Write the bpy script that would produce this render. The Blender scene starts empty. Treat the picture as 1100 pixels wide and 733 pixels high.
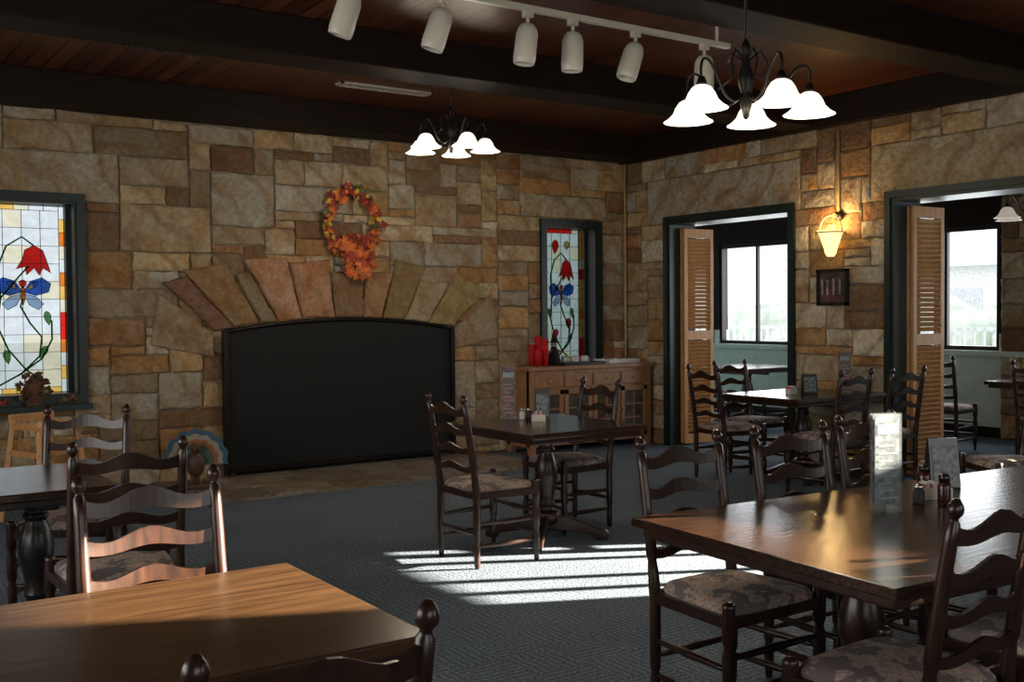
import bpy, bmesh, math, random
from mathutils import Vector, Matrix
R=random.Random(11)
XR=8.05; YB=9.4; ZB=3.21; ZC=3.47

# ---------------------------------------------------------------- mesh builder
class MB:
    def __init__(s): s.v=[];s.f=[];s.m=[];s.s=[];s.c=[];s.col=(1,1,1,1);s.r=(0,0,0,1);s.rc=[]
    def add(s,vs,fs,m=0,sm=False):
        o=len(s.v); s.v+= [tuple(v) for v in vs]
        for f in fs:
            s.f.append([i+o for i in f]); s.m.append(m); s.s.append(sm); s.c.append(s.col); s.rc.append(s.r)
    def box(s,c,d,m=0,M=None):
        vs=[]
        for x in(-.5,.5):
            for y in(-.5,.5):
                for z in(-.5,.5):
                    p=Vector((x*d[0],y*d[1],z*d[2]))
                    if M: p=M@p
                    vs.append(p+Vector(c))
        s.add(vs,[(0,1,3,2),(4,6,7,5),(0,4,5,1),(2,3,7,6),(0,2,6,4),(1,5,7,3)],m)
    def b2(s,a,b,m=0):
        s.box([(a[i]+b[i])/2 for i in range(3)],[abs(b[i]-a[i]) for i in range(3)],m)
    def bb(s,a,b,w,h,m=0,up=(0,0,1)):
        a=Vector(a);b=Vector(b);d=(b-a);L=d.length;d.normalize()
        u=Vector(up); x=d.cross(u)
        if x.length<1e-4: x=Vector((1,0,0))
        x.normalize(); z=x.cross(d)
        M=Matrix((x,d,z)).transposed()
        s.box((a+b)/2,(w,L,h),m,M)
    def tube(s,pts,rad,m=0,n=10,closed=False):
        pts=[Vector(p) for p in pts]
        if not hasattr(rad,'__len__'): rad=[rad]*len(pts)
        vs=[];N=len(pts);prev=None
        for i,p in enumerate(pts):
            if closed: t=pts[(i+1)%N]-pts[i-1]
            else: t=pts[min(i+1,N-1)]-pts[max(i-1,0)]
            t.normalize()
            if prev is None:
                a=Vector((0,0,1)) if abs(t.z)<.9 else Vector((1,0,0))
                x=t.cross(a).normalized()
            else:
                x=(prev-t*prev.dot(t)).normalized()
            prev=x; y=t.cross(x)
            for k in range(n):
                an=2*math.pi*k/n
                vs.append(p+(x*math.cos(an)+y*math.sin(an))*rad[i])
        fs=[]
        for i in range(N if closed else N-1):
            j=(i+1)%N
            for k in range(n):
                k2=(k+1)%n
                fs.append((i*n+k,i*n+k2,j*n+k2,j*n+k))
        if not closed:
            fs.append(tuple(range(n))[::-1]); fs.append(tuple((N-1)*n+k for k in range(n)))
        s.add(vs,fs,m,True)
    def lathe(s,prof,c=(0,0,0),m=0,n=16,M=None,cap=True):
        vs=[];N=len(prof);c=Vector(c)
        for r,z in prof:
            for k in range(n):
                an=2*math.pi*k/n
                p=Vector((r*math.cos(an),r*math.sin(an),z))
                if M: p=M@p
                vs.append(p+c)
        fs=[]
        for i in range(N-1):
            for k in range(n):
                k2=(k+1)%n
                fs.append((i*n+k,i*n+k2,(i+1)*n+k2,(i+1)*n+k))
        if cap:
            fs.append(tuple(range(n))[::-1]); fs.append(tuple((N-1)*n+k for k in range(n)))
        s.add(vs,fs,m,True)
    def ball(s,c,r,m=0,n=12,sc=(1,1,1)):
        M=Matrix.Diagonal(sc)
        pr=[(max(1e-4,r*math.sin(math.pi*i/8)),-r*math.cos(math.pi*i/8)) for i in range(9)]
        s.lathe(pr,c,m,n,M)
    def prism(s,pts,ex,m=0,sm=False):
        pts=[Vector(p) for p in pts];ex=Vector(ex);n=len(pts)
        fs=[tuple(range(n)),tuple(range(2*n-1,n-1,-1))]
        for i in range(n):
            j=(i+1)%n; fs.append((i,i+n,j+n,j))
        s.add(pts+[p+ex for p in pts],fs,m,sm)
    def mesh(s,name,mats):
        me=bpy.data.meshes.new(name); me.from_pydata(s.v,[],s.f)
        for m in mats: me.materials.append(m)
        for i,p in enumerate(me.polygons):
            p.material_index=s.m[i]; p.use_smooth=s.s[i]
        a=me.color_attributes.new('Col','FLOAT_COLOR','CORNER')
        b=me.color_attributes.new('Rnd','FLOAT_COLOR','CORNER')
        for i,p in enumerate(me.polygons):
            for l in p.loop_indices:
                a.data[l].color=s.c[i]; b.data[l].color=s.rc[i]
        bm=bmesh.new(); bm.from_mesh(me); bmesh.ops.recalc_face_normals(bm,faces=bm.faces); bm.to_mesh(me); bm.free()
        return me
    def obj(s,name,mats,loc=(0,0,0),rz=0,bev=0):
        return put(name,s.mesh(name,mats),loc,rz,bev)
def put(name,me,loc=(0,0,0),rz=0,bev=0):
    o=bpy.data.objects.new(name,me); bpy.context.scene.collection.objects.link(o)
    o.location=loc; o.rotation_euler=(0,0,math.radians(rz))
    if bev:
        b=o.modifiers.new('bev','BEVEL'); b.width=bev; b.segments=2; b.limit_method='ANGLE'; b.angle_limit=math.radians(40)
    return o

# ---------------------------------------------------------------- materials
def newmat(name):
    m=bpy.data.materials.new(name); m.use_nodes=True
    nt=m.node_tree; nt.nodes.clear()
    out=nt.nodes.new('ShaderNodeOutputMaterial'); b=nt.nodes.new('ShaderNodeBsdfPrincipled')
    nt.links.new(b.outputs[0],out.inputs[0])
    return m,nt,b,out
def N(nt,t,**k):
    n=nt.nodes.new(t)
    for a,v in k.items():
        if a.startswith('i_'):
            n.inputs[a[2:].replace('_',' ')].default_value=v
        else: setattr(n,a,v)
    return n
def mixc(nt,fac,a,b,mode='MIX'):
    n=nt.nodes.new('ShaderNodeMix'); n.data_type='RGBA'; n.blend_type=mode
    for i,x in((0,fac),(6,a),(7,b)):
        if isinstance(x,(int,float)): n.inputs[i].default_value=x
        elif isinstance(x,tuple): n.inputs[i].default_value=x if len(x)==4 else (*x,1)
        else: nt.links.new(x,n.inputs[i])
    return n.outputs[2]
def ramp(nt,x,a,b):
    r=nt.nodes.new('ShaderNodeMapRange'); r.inputs[1].default_value=a; r.inputs[2].default_value=b
    nt.links.new(x,r.inputs[0]); return r.outputs[0]
def simple(name,col,rough=.5,metal=0,var=.15,scale=12,bump=0,emit=None,es=1,coat=0):
    m,nt,b,out=newmat(name)
    tc=N(nt,'ShaderNodeTexCoord'); no=N(nt,'ShaderNodeTexNoise',i_Scale=scale,i_Detail=4.0)
    nt.links.new(tc.outputs['Object'],no.inputs['Vector'])
    f=ramp(nt,no.outputs[0],.35,.65)
    d=tuple(c*(1-var) for c in col); e=tuple(min(1,c*(1+var)) for c in col)
    nt.links.new(mixc(nt,f,d,e),b.inputs['Base Color'])
    b.inputs['Roughness'].default_value=rough; b.inputs['Metallic'].default_value=metal
    b.inputs['Coat Weight'].default_value=coat
    if bump:
        bp=N(nt,'ShaderNodeBump',i_Strength=bump,i_Distance=.01); nt.links.new(no.outputs[0],bp.inputs['Height']); nt.links.new(bp.outputs[0],b.inputs['Normal'])
    if emit: b.inputs['Emission Color'].default_value=(*emit,1); b.inputs['Emission Strength'].default_value=es
    return m
def wood(name,c1,c2,rough=.35,st=(1,12,12),planks=None,coat=0,bump=.1,spec=.5):
    m,nt,b,out=newmat(name)
    tc=N(nt,'ShaderNodeTexCoord'); mp=N(nt,'ShaderNodeMapping'); mp.inputs['Scale'].default_value=st
    nt.links.new(tc.outputs['Object'],mp.inputs[0])
    no=N(nt,'ShaderNodeTexNoise',i_Scale=3.0,i_Detail=8.0,i_Distortion=.6); nt.links.new(mp.outputs[0],no.inputs['Vector'])
    col=mixc(nt,ramp(nt,no.outputs[0],.3,.7),c1,c2); h=no.outputs[0]
    if planks:
        ax,w=planks
        se=N(nt,'ShaderNodeSeparateXYZ'); nt.links.new(tc.outputs['Object'],se.inputs[0])
        d=N(nt,'ShaderNodeMath',operation='DIVIDE'); d.inputs[1].default_value=w; nt.links.new(se.outputs[ax],d.inputs[0])
        fr=N(nt,'ShaderNodeMath',operation='FRACT'); nt.links.new(d.outputs[0],fr.inputs[0])
        fl=N(nt,'ShaderNodeMath',operation='FLOOR'); nt.links.new(d.outputs[0],fl.inputs[0])
        wn=N(nt,'ShaderNodeTexWhiteNoise',noise_dimensions='1D'); nt.links.new(fl.outputs[0],wn.inputs['W'])
        col=mixc(nt,ramp(nt,wn.outputs[0],-.2,1.2),col,mixc(nt,1.0,col,(.36,.32,.30),'MULTIPLY'))
        lt=N(nt,'ShaderNodeMath',operation='LESS_THAN'); lt.inputs[1].default_value=.09; nt.links.new(fr.outputs[0],lt.inputs[0])
        col=mixc(nt,lt.outputs[0],col,(.002,.0015,.001))
    nt.links.new(col,b.inputs['Base Color'])
    b.inputs['Roughness'].default_value=rough; b.inputs['Coat Weight'].default_value=coat; b.inputs['Coat Roughness'].default_value=.2
    b.inputs['Specular IOR Level'].default_value=spec
    bp=N(nt,'ShaderNodeBump',i_Strength=bump,i_Distance=.01); nt.links.new(h,bp.inputs['Height']); nt.links.new(bp.outputs[0],b.inputs['Normal'])
    return m
def stone_mat(name='sandstone'):
    m,nt,b,out=newmat(name)
    at=N(nt,'ShaderNodeAttribute',attribute_name='Col'); rn=N(nt,'ShaderNodeAttribute',attribute_name='Rnd')
    tc=N(nt,'ShaderNodeTexCoord')
    sc=N(nt,'ShaderNodeVectorMath',operation='SCALE'); sc.inputs['Scale'].default_value=37; nt.links.new(rn.outputs['Color'],sc.inputs[0])
    ad=N(nt,'ShaderNodeVectorMath',operation='ADD'); nt.links.new(tc.outputs['Object'],ad.inputs[0]); nt.links.new(sc.outputs[0],ad.inputs[1])
    n1=N(nt,'ShaderNodeTexNoise',i_Scale=2.6,i_Detail=6.0,i_Distortion=1.6); nt.links.new(ad.outputs[0],n1.inputs['Vector'])
    n2=N(nt,'ShaderNodeTexNoise',i_Scale=24.0,i_Detail=7.0); nt.links.new(ad.outputs[0],n2.inputs['Vector'])
    wv=N(nt,'ShaderNodeTexWave',i_Scale=1.4,i_Distortion=8.0,i_Detail=3.0,bands_direction='DIAGONAL'); wv.inputs['Detail Scale'].default_value=1.0
    nt.links.new(ad.outputs[0],wv.inputs['Vector'])
    c=mixc(nt,ramp(nt,n1.outputs[0],.38,.68),at.outputs['Color'],mixc(nt,1.0,at.outputs['Color'],(.80,.58,.36),'MULTIPLY'))
    w=N(nt,'ShaderNodeMath',operation='POWER'); nt.links.new(wv.outputs[0],w.inputs[0]); w.inputs[1].default_value=6
    w2=N(nt,'ShaderNodeMath',operation='MULTIPLY'); nt.links.new(w.outputs[0],w2.inputs[0]); w2.inputs[1].default_value=.5
    c=mixc(nt,w2.outputs[0],c,(.24,.12,.05))
    c=mixc(nt,ramp(nt,n2.outputs[0],.32,.7),mixc(nt,1.0,c,(.64,.64,.65),'MULTIPLY'),c)
    nt.links.new(c,b.inputs['Base Color']); b.inputs['Roughness'].default_value=.85; b.inputs['Specular IOR Level'].default_value=.25
    mx=N(nt,'ShaderNodeMath',operation='ADD'); nt.links.new(n1.outputs[0],mx.inputs[0]); nt.links.new(n2.outputs[0],mx.inputs[1])
    bp=N(nt,'ShaderNodeBump',i_Strength=.7,i_Distance=.03); nt.links.new(mx.outputs[0],bp.inputs['Height']); nt.links.new(bp.outputs[0],b.inputs['Normal'])
    return m
def glass_col(name,col,var=.25,gl=.12):
    m,nt,b,out=newmat(name); nt.nodes.remove(b)
    tc=N(nt,'ShaderNodeTexCoord'); no=N(nt,'ShaderNodeTexNoise',i_Scale=9.0,i_Detail=4.0,i_Distortion=1.0); nt.links.new(tc.outputs['Object'],no.inputs['Vector'])
    c=mixc(nt,no.outputs[0],tuple(x*(1-var) for x in col),tuple(min(1,x*(1+var)) for x in col))
    t=N(nt,'ShaderNodeBsdfTransparent'); nt.links.new(c,t.inputs[0])
    g=N(nt,'ShaderNodeBsdfPrincipled'); nt.links.new(c,g.inputs['Base Color']); g.inputs['Roughness'].default_value=.2
    mx=N(nt,'ShaderNodeMixShader'); mx.inputs[0].default_value=gl
    nt.links.new(t.outputs[0],mx.inputs[1]); nt.links.new(g.outputs[0],mx.inputs[2]); nt.links.new(mx.outputs[0],out.inputs[0])
    return m
def floral():
    m,nt,b,out=newmat('floral_fabric')
    tc=N(nt,'ShaderNodeTexCoord')
    v=N(nt,'ShaderNodeTexVoronoi',i_Scale=15.0); n=N(nt,'ShaderNodeTexNoise',i_Scale=14.0,i_Detail=3.0)
    nt.links.new(tc.outputs['Object'],n.inputs['Vector'])
    mv=mixc(nt,.14,tc.outputs['Object'],n.outputs['Color']); nt.links.new(mv,v.inputs['Vector'])
    r=nt.nodes.new('ShaderNodeValToRGB'); e=r.color_ramp; e.interpolation='LINEAR'
    e.elements[0].position=.1; e.elements[0].color=(.36,.12,.11,1); e.elements[1].position=.62; e.elements[1].color=(.15,.12,.12,1)
    for p,c in((.25,(.52,.39,.32,1)),(.38,(.22,.20,.16,1)),(.5,(.46,.35,.28,1))):
        q=e.elements.new(p); q.color=c
    nt.links.new(v.outputs['Distance'],r.inputs[0]); nt.links.new(r.outputs[0],b.inputs['Base Color']); b.inputs['Roughness'].default_value=.85
    return m
def carpet():
    m,nt,b,out=newmat('blue_grey_carpet')
    tc=N(nt,'ShaderNodeTexCoord')
    ck=N(nt,'ShaderNodeTexChecker',i_Scale=4.0); nt.links.new(tc.outputs['Object'],ck.inputs['Vector'])
    w1=N(nt,'ShaderNodeTexWave',i_Scale=9.0,i_Distortion=2.0,bands_direction='X'); w2=N(nt,'ShaderNodeTexWave',i_Scale=9.0,i_Distortion=2.0,bands_direction='Y')
    for w in(w1,w2): nt.links.new(tc.outputs['Object'],w.inputs['Vector'])
    p=mixc(nt,ck.outputs['Fac'],w1.outputs['Color'],w2.outputs['Color'])
    n=N(nt,'ShaderNodeTexNoise',i_Scale=75.0,i_Detail=3.0); nt.links.new(tc.outputs['Object'],n.inputs['Vector'])
    n2=N(nt,'ShaderNodeTexNoise',i_Scale=1.5,i_Detail=3.0); nt.links.new(tc.outputs['Object'],n2.inputs['Vector'])
    c=mixc(nt,p,(.125,.16,.20),(.23,.275,.33))
    c=mixc(nt,ramp(nt,n.outputs[0],.35,.65),mixc(nt,1.0,c,(.35,.37,.4),'MULTIPLY'),c)
    c=mixc(nt,ramp(nt,n2.outputs[0],.3,.8),c,mixc(nt,1.0,c,(.75,.75,.75),'MULTIPLY'))
    nt.links.new(c,b.inputs['Base Color']); b.inputs['Roughness'].default_value=.95; b.inputs['Specular IOR Level'].default_value=.15
    bp=N(nt,'ShaderNodeBump',i_Strength=.6,i_Distance=.01); nt.links.new(n.outputs[0],bp.inputs['Height']); nt.links.new(bp.outputs[0],b.inputs['Normal'])
    return m

STONE=stone_mat(); MORTAR=simple('mortar',(.20,.16,.11),.95,var=.3,bump=.4)
BEAM=wood('dark_beam_wood',(.007,.0035,.0025),(.020,.009,.006),.6,(1,14,14),spec=.2)
PLANK=wood('ceiling_plank_wood',(.10,.030,.014),(.22,.070,.030),.32,(12,1,12),planks=(0,.14),spec=.4)
CHAIRW=wood('chair_dark_wood',(.012,.005,.0035),(.038,.015,.008),.3,(10,10,2),coat=.12,bump=.04,spec=.4)
TABLEW=wood('table_dark_wood',(.011,.005,.003),(.042,.018,.009),.22,(1.2,16,16),coat=.15,bump=.08,spec=.42)
TABLEW2=wood('table_oak_wood',(.030,.014,.006),(.085,.042,.017),.3,(1.2,16,16),coat=.08,bump=.05,spec=.3)
BLACKW=simple('black_paint_wood',(.012,.010,.009),.3)
FLORAL=floral(); CARPET=carpet()
OAK=wood('oak_cabinet_wood',(.22,.10,.042),(.36,.18,.08),.4,(12,12,2))
PINE=wood('pine_shutter_wood',(.44,.20,.065),(.62,.32,.12),.4,(12,12,2))
GREEN=simple('dark_green_paint',(.005,.017,.015),.4,var=.1)
AQUA=simple('pale_aqua_paint',(.58,.70,.66),.6,var=.05)
WHITEP=simple('white_enamel',(.62,.58,.49),.35,var=.03)
IRON=simple('dark_iron',(.02,.017,.015),.4,.7)
BLK=simple('soot_black',(.003,.003,.003),.8)
LEAD=simple('lead_came',(.015,.015,.015),.4,.5)
SHADE=simple('frosted_glass_shade',(.9,.86,.78),.3,var=.02,emit=(1,.95,.83),es=1.05)
SCONCE=simple('amber_glass',(.95,.75,.4),.3,var=.05,emit=(1,.66,.22),es=2.2)
BRASS=simple('painted_conduit',(.40,.29,.13),.5)
PLASTER=simple('wall_plaster',(.25,.22,.18),.9)
CLEAR=glass_col('clear_acrylic',(.90,.92,.93),.02,.05)

# ---------------------------------------------------------------- stone walls
PAL=[((.52,.42,.28),5),((.56,.43,.25),5),((.50,.46,.37),5),((.27,.18,.11),3),((.37,.23,.13),3),((.68,.61,.47),4),((.38,.31,.21),4),((.52,.32,.15),3)]
BR=[(.27,.18,.11),(.33,.22,.13),(.46,.34,.20),(.40,.26,.15),(.50,.40,.27)]
def pick():
    t=sum(w for _,w in PAL); r=R.random()*t
    for c,w in PAL:
        r-=w
        if r<=0: break
    k=R.uniform(.76,1.16); return tuple(x*k for x in c)+(1,)
def stone(mb,pts,fn,d,col=None):
    mb.col=col or pick(); mb.r=(R.random(),R.random(),R.random(),1)
    cx=sum(p[0] for p in pts)/len(pts); cy=sum(p[1] for p in pts)/len(pts)
    ring=[]
    n=len(pts)
    for i in range(n):
        a=pts[i];b=pts[(i+1)%n]
        for t in(0,.33,.67):
            ring.append((a[0]+(b[0]-a[0])*t+R.uniform(-.009,.009),a[1]+(b[1]-a[1])*t+R.uniform(-.009,.009)))
    def ins(p,k):
        dx=cx-p[0];dy=cy-p[1]; L=math.hypot(dx,dy) or 1
        return (p[0]+dx/L*k,p[1]+dy/L*k)
    r0=[fn(*ins(p,.004),0) for p in ring]; r1=[fn(*ins(p,.010),d*.75) for p in ring]; r2=[fn(*ins(p,.028),d+R.uniform(-.003,.003)) for p in ring]
    m=len(ring); vs=r0+r1+r2; fs=[]
    for k in(0,1):
        for i in range(m):
            j=(i+1)%m; fs.append((k*m+i,k*m+j,(k+1)*m+j,(k+1)*m+i))
    vs.append(fn(cx,cy,d+R.uniform(0,.008)))
    for i in range(m): fs.append((2*m+i,2*m+(i+1)%m,3*m))
    mb.add(vs,fs,0,False)
def ashlar(mb,a0,a1,z1,holes,presets,fn,cw=.1,ch=.082):
    nx=int(round((a1-a0)/cw)); nz=int(math.ceil(z1/ch)); occ=[[False]*nx for _ in range(nz)]
    for h in holes:
        for j in range(nz):
            for i in range(nx):
                x=a0+(i+.5)*cw; z=(j+.5)*ch
                if h[0]<x<h[2] and h[1]<z<h[3]: occ[j][i]=True
    for h in presets:
        i0=round((h[0]-a0)/cw);i1=round((h[2]-a0)/cw);j0=round(h[1]/ch);j1=round(h[3]/ch)
        for j in range(max(0,j0),min(nz,j1)):
            for i in range(max(0,i0),min(nx,i1)): occ[j][i]=True
        x0=a0+i0*cw;x1=a0+i1*cw;zz0=j0*ch;zz1=min(z1,j1*ch)
        stone(mb,[(x0,zz0),(x1,zz0),(x1,zz1),(x0,zz1)],fn,.03,h[4] if len(h)>4 else None)
    for j in range(nz):
        i=0
        while i<nx:
            if occ[j][i]: i+=1; continue
            w=R.choice([2,3,3,4,4,4,5,5,6,7,8]); h=R.choice([1,1,2,2,2,3,3,3,4])
            if w>=7: h=min(h,3)
            k=0
            while k<w and i+k<nx and not occ[j][i+k]: k+=1
            w=k
            if i+w<nx and not occ[j][i+w] and (i+w+1>=nx or occ[j][i+w+1]): w+=1
            hh=1
            while hh<h and j+hh<nz and all(not occ[j+hh][i+q] for q in range(w)): hh+=1
            for q in range(hh):
                for p in range(w): occ[j+q][i+p]=True
            x0=a0+i*cw;x1=x0+w*cw;zz0=j*ch;zz1=min(z1,(j+hh)*ch)
            if zz1-zz0>.02: stone(mb,[(x0,zz0),(x1,zz0),(x1,zz1),(x0,zz1)],fn,R.uniform(.012,.034))
            i+=w
def wallboxes(mb,a0,a1,z1,holes,fnbox,m):
    xs=sorted({a0,a1,*[h[0] for h in holes],*[h[2] for h in holes]}); zs=sorted({0,z1,*[h[1] for h in holes],*[h[3] for h in holes]})
    for i in range(len(xs)-1):
        for j in range(len(zs)-1):
            cx=(xs[i]+xs[i+1])/2;cz=(zs[j]+zs[j+1])/2
            if cx<a0 or cx>a1 or any(h[0]<cx<h[2] and h[1]<cz<h[3] for h in holes): continue
            fnbox(xs[i],xs[i+1],zs[j],zs[j+1],m)

WT=2.48;WBt=.80
WIN_L=(1.18,WBt,2.02,WT); WIN_R=(6.84,WBt,7.62,WT)
FX0,FX1=3.22,5.60; FC=(FX0+FX1)/2
FIRE=(FX0+.1,0,FX1-.1,1.30)
mb=MB(); holes=[WIN_L,WIN_R,FIRE]
wallboxes(mb,-2.5,XR,ZB+.3,holes,lambda a,b,c,d,m: mb.b2((a,YB,c),(b,YB+.35,d),m),1)
pres=[(.9,2.5,2.3,2.83,(.48,.43,.33,1)),(3.2,2.3,3.8,2.75),(2.4,2.05,3.1,2.5,(.50,.40,.26,1)),(6.6,2.52,7.7,2.8,(.52,.47,.36,1)),(5.6,.0,6.0,.5,(.52,.48,.38,1)),(5.6,.5,5.9,.98,(.57,.51,.40,1))]
ashlar(mb,-2.45,XR,ZB,holes,pres,lambda a,b,d:(a,YB-d,b))
HW=(FX1-FX0)/2
def arc(t,k):
    t=t*2-1
    return (FC+(HW+.06+k*.46)*t, 1.34+.11*(1-t*t)+k*(.42+.12*(1-t*t)))
cuts=[0]
ws=[R.uniform(.6,1.4) for _ in range(10)]
for w in ws: cuts.append(cuts[-1]+w/sum(ws))
tops=[max(0,min(1,c+(R.uniform(-.012,.012) if 0<c<.999 else 0))) for c in cuts]
for i in range(10):
    j1,j2=R.uniform(.8,1.18),R.uniform(.8,1.18); j2=(j1+j2)/2
    stone(mb,[arc(cuts[i],0),arc(cuts[i+1],0),arc(tops[i+1],j2),arc(tops[i],j1)],lambda a,b,d:(a,YB-d,b),R.uniform(.045,.075),tuple(x*R.uniform(.85,1.12) for x in BR[(i*3)%5])+(1,))
for s in(-1,1):
    ax=FC+s*(HW+.06)
    stone(mb,[(ax,1.10),(ax+s*.58,1.22),(ax+s*.50,1.70),(ax,1.32)] if s>0 else [(ax,1.32),(ax-.50,1.70),(ax-.58,1.22),(ax,1.10)],lambda a,b,d:(a,YB-d,b),.05,(.42,.33,.22,1))
mb.obj('wall_back',[STONE,MORTAR])

# right wall
DT=2.50
D1=(6.88,0,8.66,DT); D2=(3.9,0,5.80,DT)
WA=(1.98,.86,3.12,1.24); WBb=(-1.02,2.12,-.05,2.55)  # unseen openings added to shape the sun patches
mb=MB(); holes=[D1,D2,WA,WBb]
wallboxes(mb,-2.5,YB+.35,ZB+.3,holes,lambda a,b,c,d,m: mb.b2((XR,a,c),(XR+.3,b,d),m),1)
for y in(2.20,2.40,2.74,2.92): mb.b2((XR+.1,y,.84),(XR+.14,y+.04,1.28),1)  # unseen bars added to break the floor sun patch into streaks
pres=[(6.75,DT,9.0,2.93,(.44,.39,.30,1)),(3.7,DT,6.0,2.96,(.52,.44,.30,1))]
ashlar(mb,-2.4,YB,ZB,holes,pres,lambda a,b,d:(XR-d,a,b))
mb.obj('wall_right',[STONE,MORTAR])
mb=MB(); wallboxes(mb,-2.5,YB,ZC,[(1.5,.9,6.8,2.5)],lambda a,b,c,d,m: mb.b2((-2.8,a,c),(-2.5,b,d),m),0); mb.obj('wall_left',[PLASTER])  # unseen opening added for the left fill lamp
mb=MB(); wallboxes(mb,-2.8,XR+.3,ZC,[(-1.5,.9,2.0,2.4),(3.5,.9,6.5,2.4)],lambda a,b,c,d,m: mb.b2((a,-2.8,c),(b,-2.5,d),m),0); mb.obj('wall_rear',[PLASTER])  # unseen openings added to let the rear fill lamps in
mb=MB(); mb.b2((-2.8,-2.8,-.1),(11.7,13.3,0)); mb.obj('floor',[CARPET])
mb=MB(); mb.b2((-2.8,-2.8,ZC),(XR+.3,YB+.35,ZC+.1)); mb.obj('ceiling',[PLANK])
for k,y in enumerate((-.3,2.05,4.4,6.75,9.22)):
    mb=MB(); mb.b2((-2.5,y-.18,ZB),(XR-.1,y+.18,ZC)); mb.obj('ceiling_beam',[BEAM],bev=.01)
mb=MB(); mb.b2((XR-.1,-2.5,ZB-.02),(XR,YB,ZC)); mb.obj('trim_1',[BEAM],bev=.008)

# hearth
mb=MB()
FN=lambda a,b,d:(a,b,d)
for r,(y0,y1) in enumerate(((8.15,8.6),(8.6,9.0),(9.0,9.36))):
    x=2.55
    while x<5.95:
        w=R.uniform(.4,.8); w=min(w,6.0-x)
        stone(mb,[(x,y0),(x+w,y0),(x+w,y1),(x,y1)],FN,.03,R.choice([(.22,.21,.19,1),(.27,.25,.22,1),(.18,.17,.15,1)])); x+=w
mb.b2((2.55,8.15,.0),(6.0,9.36,.012),1)
mb.obj('hearth',[STONE,MORTAR])
mb=MB()
mb.b2((FX0+.1,YB+.32,0),(FX1-.1,YB+.34,1.3)); mb.b2((FX0+.1,YB+.02,0),(FX0+.12,YB+.34,1.3)); mb.b2((FX1-.12,YB+.02,0),(FX1-.1,YB+.34,1.3)); mb.b2((FX0+.1,YB+.02,1.28),(FX1-.1,YB+.34,1.3))
mb.obj('firebox',[BLK])
mb=MB()
def arcz(x): t=(x-FC)/HW; return 1.34+.10*(1-t**2)
xs=[FX0+i*(FX1-FX0)/24 for i in range(25)]
y0=YB-.12
mb.prism([(FX0,y0,.06)]+[(FX1,y0,.06)]+[(x,y0,arcz(x)) for x in reversed(xs)],(0,.02,0),0)
mb.tube([(x,y0-.01,arcz(x)) for x in xs],.020,1)
for x in(FX0,FX1): mb.b2((x-.022,y0-.03,.045),(x+.022,y0+.03,arcz(x)+.01),1)
mb.b2((FX0,y0-.03,.06),(FX1,y0+.02,.1),1)
mb.obj('fireplace_screen',[BLK,IRON])

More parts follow.
